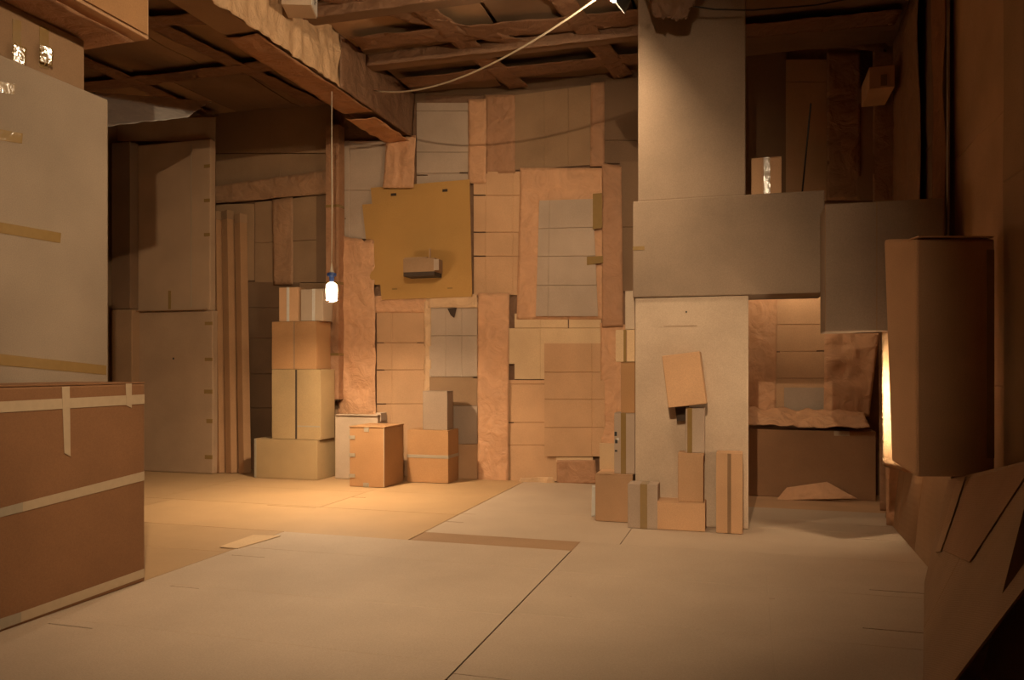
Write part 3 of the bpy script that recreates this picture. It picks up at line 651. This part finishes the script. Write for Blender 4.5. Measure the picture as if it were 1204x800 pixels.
# parcel tape whose loose facets catch the lamp
for (u, v0, v1, wd) in ((20, 22, 76, 10), (52, 30, 82, 11)):
    P = on_X(u, 65, -3.745); hv = ((Vector((0, 0, CAMH))-P).normalized() + (L_CLAMP[0]-P).normalized()).normalized()
    t = Vector((-hv.y, hv.x, 0)).normalized(); upv = hv.cross(t); upv = upv if upv.z > 0 else -upv
    s = .038
    pts = [P-t*s+upv*.05, P+t*s+upv*.05, P+t*s-upv*.05, P-t*s-upv*.05]
    off = Vector((.014, 0, 0)); paper_sheet('tape_strip', 'tape', k3, [p+off-k3.location for p in pts], hv, 10, 12, .004, 22, u, .0012, ragged=.18)
    q = [(u-wd/2, v0), (u+wd/2, v0+3), (u+wd/2, v1), (u-wd/2, v1-3)]
    sheet('tape_strip', 'tape', k3, quad_fn([on_X(a, b, -3.752)-k3.location for a, b in q]), (0, 1), (0, 1), (1, 0, 0), .0015)

# ================================================================== NEAR RIGHT
P0, P1 = Vector((.85, 4.63)), Vector((.735, 4.99))
ang = math.atan2(.30, .95)
ex = Vector((math.cos(ang), math.sin(ang), 0)); ey = Vector((-math.sin(ang), math.cos(ang), 0))
r = thing('right_carton', 'big dark carton jutting from the right wall at eye height', 'box', (.85, 4.63, .625), (0, 0, ang))
bm = bmesh.new(); add_box(bm, (0, 0, 0), (.42, .36, 1.26), .02)
for v in bm.verts:
    if v.co.y > .2: v.co.z = .05+(v.co.z)*1.0 if v.co.z < .6 else v.co.z+.05
    if v.co.y > .2 and v.co.z < .6: v.co.y -= .085
obj('body', bm, 'kraft', r)
box('front_panel', (.006, -.006, .006), (.41, 0, 1.245), 'kraft', r, .002)['label'] = 'dark front panel'
box('top_flap', (.0, -.02, 1.262), (.40, .2, 1.27), 'kraft', r, .002); box('tape_strip', (.37, -.008, .1), (.41, -.005, 1.2), 'tape', r)
# bulb behind it and the glowing curl of paper
o = paper_sheet('paper_curl', 'paper_pale', None, [at(1037, 388, 5.34), at(1085, 385, 5.5), at(1085, 560, 5.5), at(1038, 548, 5.30)], (-.4, -1, 0), 14, 20, .015, 3, 101)
tag(o, 'narrow curl of brightly lit paper behind the big dark carton', 'paper')
# leaning boards low on the right
def board(name, quad, n, mat, label, fa=(), fb=(), thick=.008, warp=.004):
    o = sheet(name, mat, None, quad_fn(quad), (0, 1), (0, 1), n, thick, fa=fa, fb=fb, fw=(.004, .004), na=6, nb=6, warp=warp)
    return tag(o, label, 'cardboard sheet')
lb = board('leaning_board', [(1.08, 5.0, .57), (1.16, 2.9, 1.0), (.56, 2.95, .016), (.93, 4.86, .016)], (-.8, -.1, .55), 'brown', 'wide brown cardboard sheet leaning against the right wall under the dark carton', fa=(.45,))
fnb = quad_fn([(1.08, 5.0, .57), (1.16, 2.9, 1.0), (.56, 2.95, .016), (.93, 4.86, .016)])
for nm, mt, q in (('patch', 'red_brown', ((.20, .05), (.62, .02), (.58, .55), (.22, .60))), ('paper_tape', 'brown', ((.10, .02), (.17, .02), (.20, .62), (.12, .66)))):
    sheet(nm, mt, lb, quad_fn([fnb(a, b)+Vector((-.8, -.1, .55))*.009 for a, b in q]), (0, 1), (0, 1), (-.8, -.1, .55), .004, na=4, nb=4)
board('leaning_board', [(1.16, 6.9, 1.25), (1.09, 4.93, .56), (1.02, 4.93, .016), (1.04, 6.9, .016)], (-1, -.1, .1), 'brown', 'narrow brown cardboard sheet standing along the right wall towards the arch', fa=(.3, .62))
p_b = [at(1206, 590, 2.75), at(1330, 570, 2.6), at(1330, 860, 2.4), at(1140, 848.5, 2.70)]
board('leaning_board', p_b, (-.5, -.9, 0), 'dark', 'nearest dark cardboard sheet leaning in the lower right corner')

# ================================================================== LAMPS AND CABLES
Bd = 7.25
bp = at(390, 345, Bd)
r = thing('hanging_bulb', 'bare glowing bulb with blue socket hanging on a long pale cord', 'lamp', bp)
lathe('bulb', [(.018, .10), (.034, .092), (.05, .075), (.053, .03), (.051, -.03), (.048, -.06)], 'bulb_side', r, 24)
lathe('lens', [(.046, -.0615), (.046, -.0645), (.02, -.066)], 'bulb_hang', r, 24)
lathe('socket', [(.018, .10), (.022, .12), (.024, .15), (.042, .158), (.044, .178), (.034, .186), (.02, .19)], 'blue', r, 20)
lathe('strain_relief', [(.024, .185), (.014, .215), (.008, .25), (.006, .27)], 'cord', r, 14)
ct = BZ-.02-bp.z
tube('cord', [(0, 0, .26), (.004, 0, ct*.45), (.0, 0, ct*.7), (.003, 0, ct)], [.006]*4, 'cord', r)
lathe('guard_ring', [(.046, -.066), (.05, -.072), (.046, -.082), (.04, -.076)], 'metal', r, 20, cap=False)
def shade_lamp(label, pos, axis, mat, name, rim=.15, deep=0.0):
    r = thing(name, label, 'lamp', pos); r.rotation_euler = (-axis).to_track_quat('Z', 'Y').to_euler()
    prof = [(.012, .13), (.016, .11), (.027, .085), (.031, .055), (.027, .03), (.016, .017), (.005, .014)]
    lathe('bulb', [(a, b+deep) for a, b in prof], mat, r, 20)
    lathe('lamp_shade', [(.03, .18+deep), (.06, .17+deep), (rim, .0), (rim-.003, .0), (.056, .165+deep), (.028, .172+deep)], 'black', r, 32, cap=False)
    lathe('socket', [(.024, .11+deep), (.026, .20+deep), (.02, .23+deep)], 'black', r, 16)
    return r
lamp1 = shade_lamp('clamp lamp with black shade hanging at the top edge near the tall upper carton', L_CLAMP[0], L_CLAMP[1], 'bulb_clamp', 'clamp_lamp', .125, -.03)
lamp2 = shade_lamp('black work lamp hanging from the ceiling over the grey floor boards', L_CAMERA[0], L_CAMERA[1], 'bulb_camera', 'work_lamp', *CAM_SHADE)
for lp, rt in ((L_CLAMP, lamp1), (L_CAMERA, lamp2)):
    top = lp[0]-lp[1]*(.22+(CAM_SHADE[1] if lp is L_CAMERA else 0)); inv = rt.rotation_euler.to_matrix().inverted()
    pts = [top, top+Vector((-lp[1].x*.1, -lp[1].y*.1, .12)), Vector((top.x+.05, top.y, CZ-.12))]
    tube('cord', [inv @ (q-lp[0]) for q in pts], .006, 'black', rt)
lamp3 = shade_lamp('hooded lamp hanging behind the cross carton, turned to the passage wall', Vector((.40, 7.50, 2.12)), Vector((0, .62, -.78)), 'bulb_arch', 'passage_lamp', .14, .02)
tube('cord', [(0, 0, .24), (0, -.3, .6), (0, -.9, 1.8)], .006, 'black', lamp3)
q_ = at(1076, 470, 5.13)
lamp4 = shade_lamp('small shaded lamp hidden behind the big dark carton, lighting a curl of paper', q_, (at(1040, 474, 5.36)-q_).normalized(), 'bulb_slit', 'hidden_lamp', .075, -.01)
# pale cable from the beam to the clamp lamp
A = on_X(440, 107, BX1+.06); Bp = L_CLAMP[0]-L_CLAMP[1]*.2+Vector((0, 0, .05))
pts = []
for i in range(25):
    t = i/24; p = A.lerp(Bp, t); p.z -= .26*4*t*(1-t)*(1-.25*t); pts.append(p)
tag(tube('lamp_cable', pts, .0075, 'cord'), 'pale sagging cable strung from the beam towards the clamp lamp', 'cable')
tag(tube('loose_cable', [on_Y(812, 7, 5.9), on_Y(840, 11, 5.95), on_Y(885, 12, 6.0), on_Y(960, 6, 6.1), on_Y(1050, -12, 6.3)], .006, 'black'), 'thin dark cable crossing the top of the tall upper carton', 'cable')
# junction box on the beam, torn dark paper by the upper carton
a, b = at(330, 24, 6.15), at(374, 0, 6.15)
r = thing('junction_box', 'pale junction box fixed on the crinkled beam at the top edge', 'junction box', ((a.x+b.x)/2, (a.y+b.y)/2, 3.955)); r.rotation_euler = (0, 0, math.radians(20))
bm = bmesh.new(); add_box(bm, (-.11, -.12, 0), (.11, .12, .17), .004); obj('body', bm, 'grey', r)
box('face_plate', (.11, -.11, .008), (.118, .11, .162), 'tape_white', r, .002); box('slot', (.117, -.02, .05), (.121, -.004, .16), 'black', r); box('screw', (.117, .04, .09), (.121, .05, .10), 'black', r)
o = paper_sheet('torn_paper', 'paper_dark', None, [on_Y(752, -30, 5.85), on_Y(832, -30, 5.85), on_Y(806, 26, 5.85), on_Y(770, 22, 5.85)], (0, -1, 0), 24, 14, .06, 6, 12, ragged=.12)
tag(o, 'torn dark paper hanging before the top of the tall upper carton', 'paper')

for gr, objs in (('cartons stacked against the left end of the back wall', (b1, b2, b3, b4, b5)), ('orange and grey cartons before the back wall', (g1, g2, g3, g4)),
                 ('tall cartons at the far left', (t1, t2, t3, t4)), ('small cartons before the arch leg', (d1, d2, d3, d4, d5, d6)), ('cartons stacked left of the arch leg', (e1, e2, e3, e4, e5))):
    for o in objs: o['group'] = gr
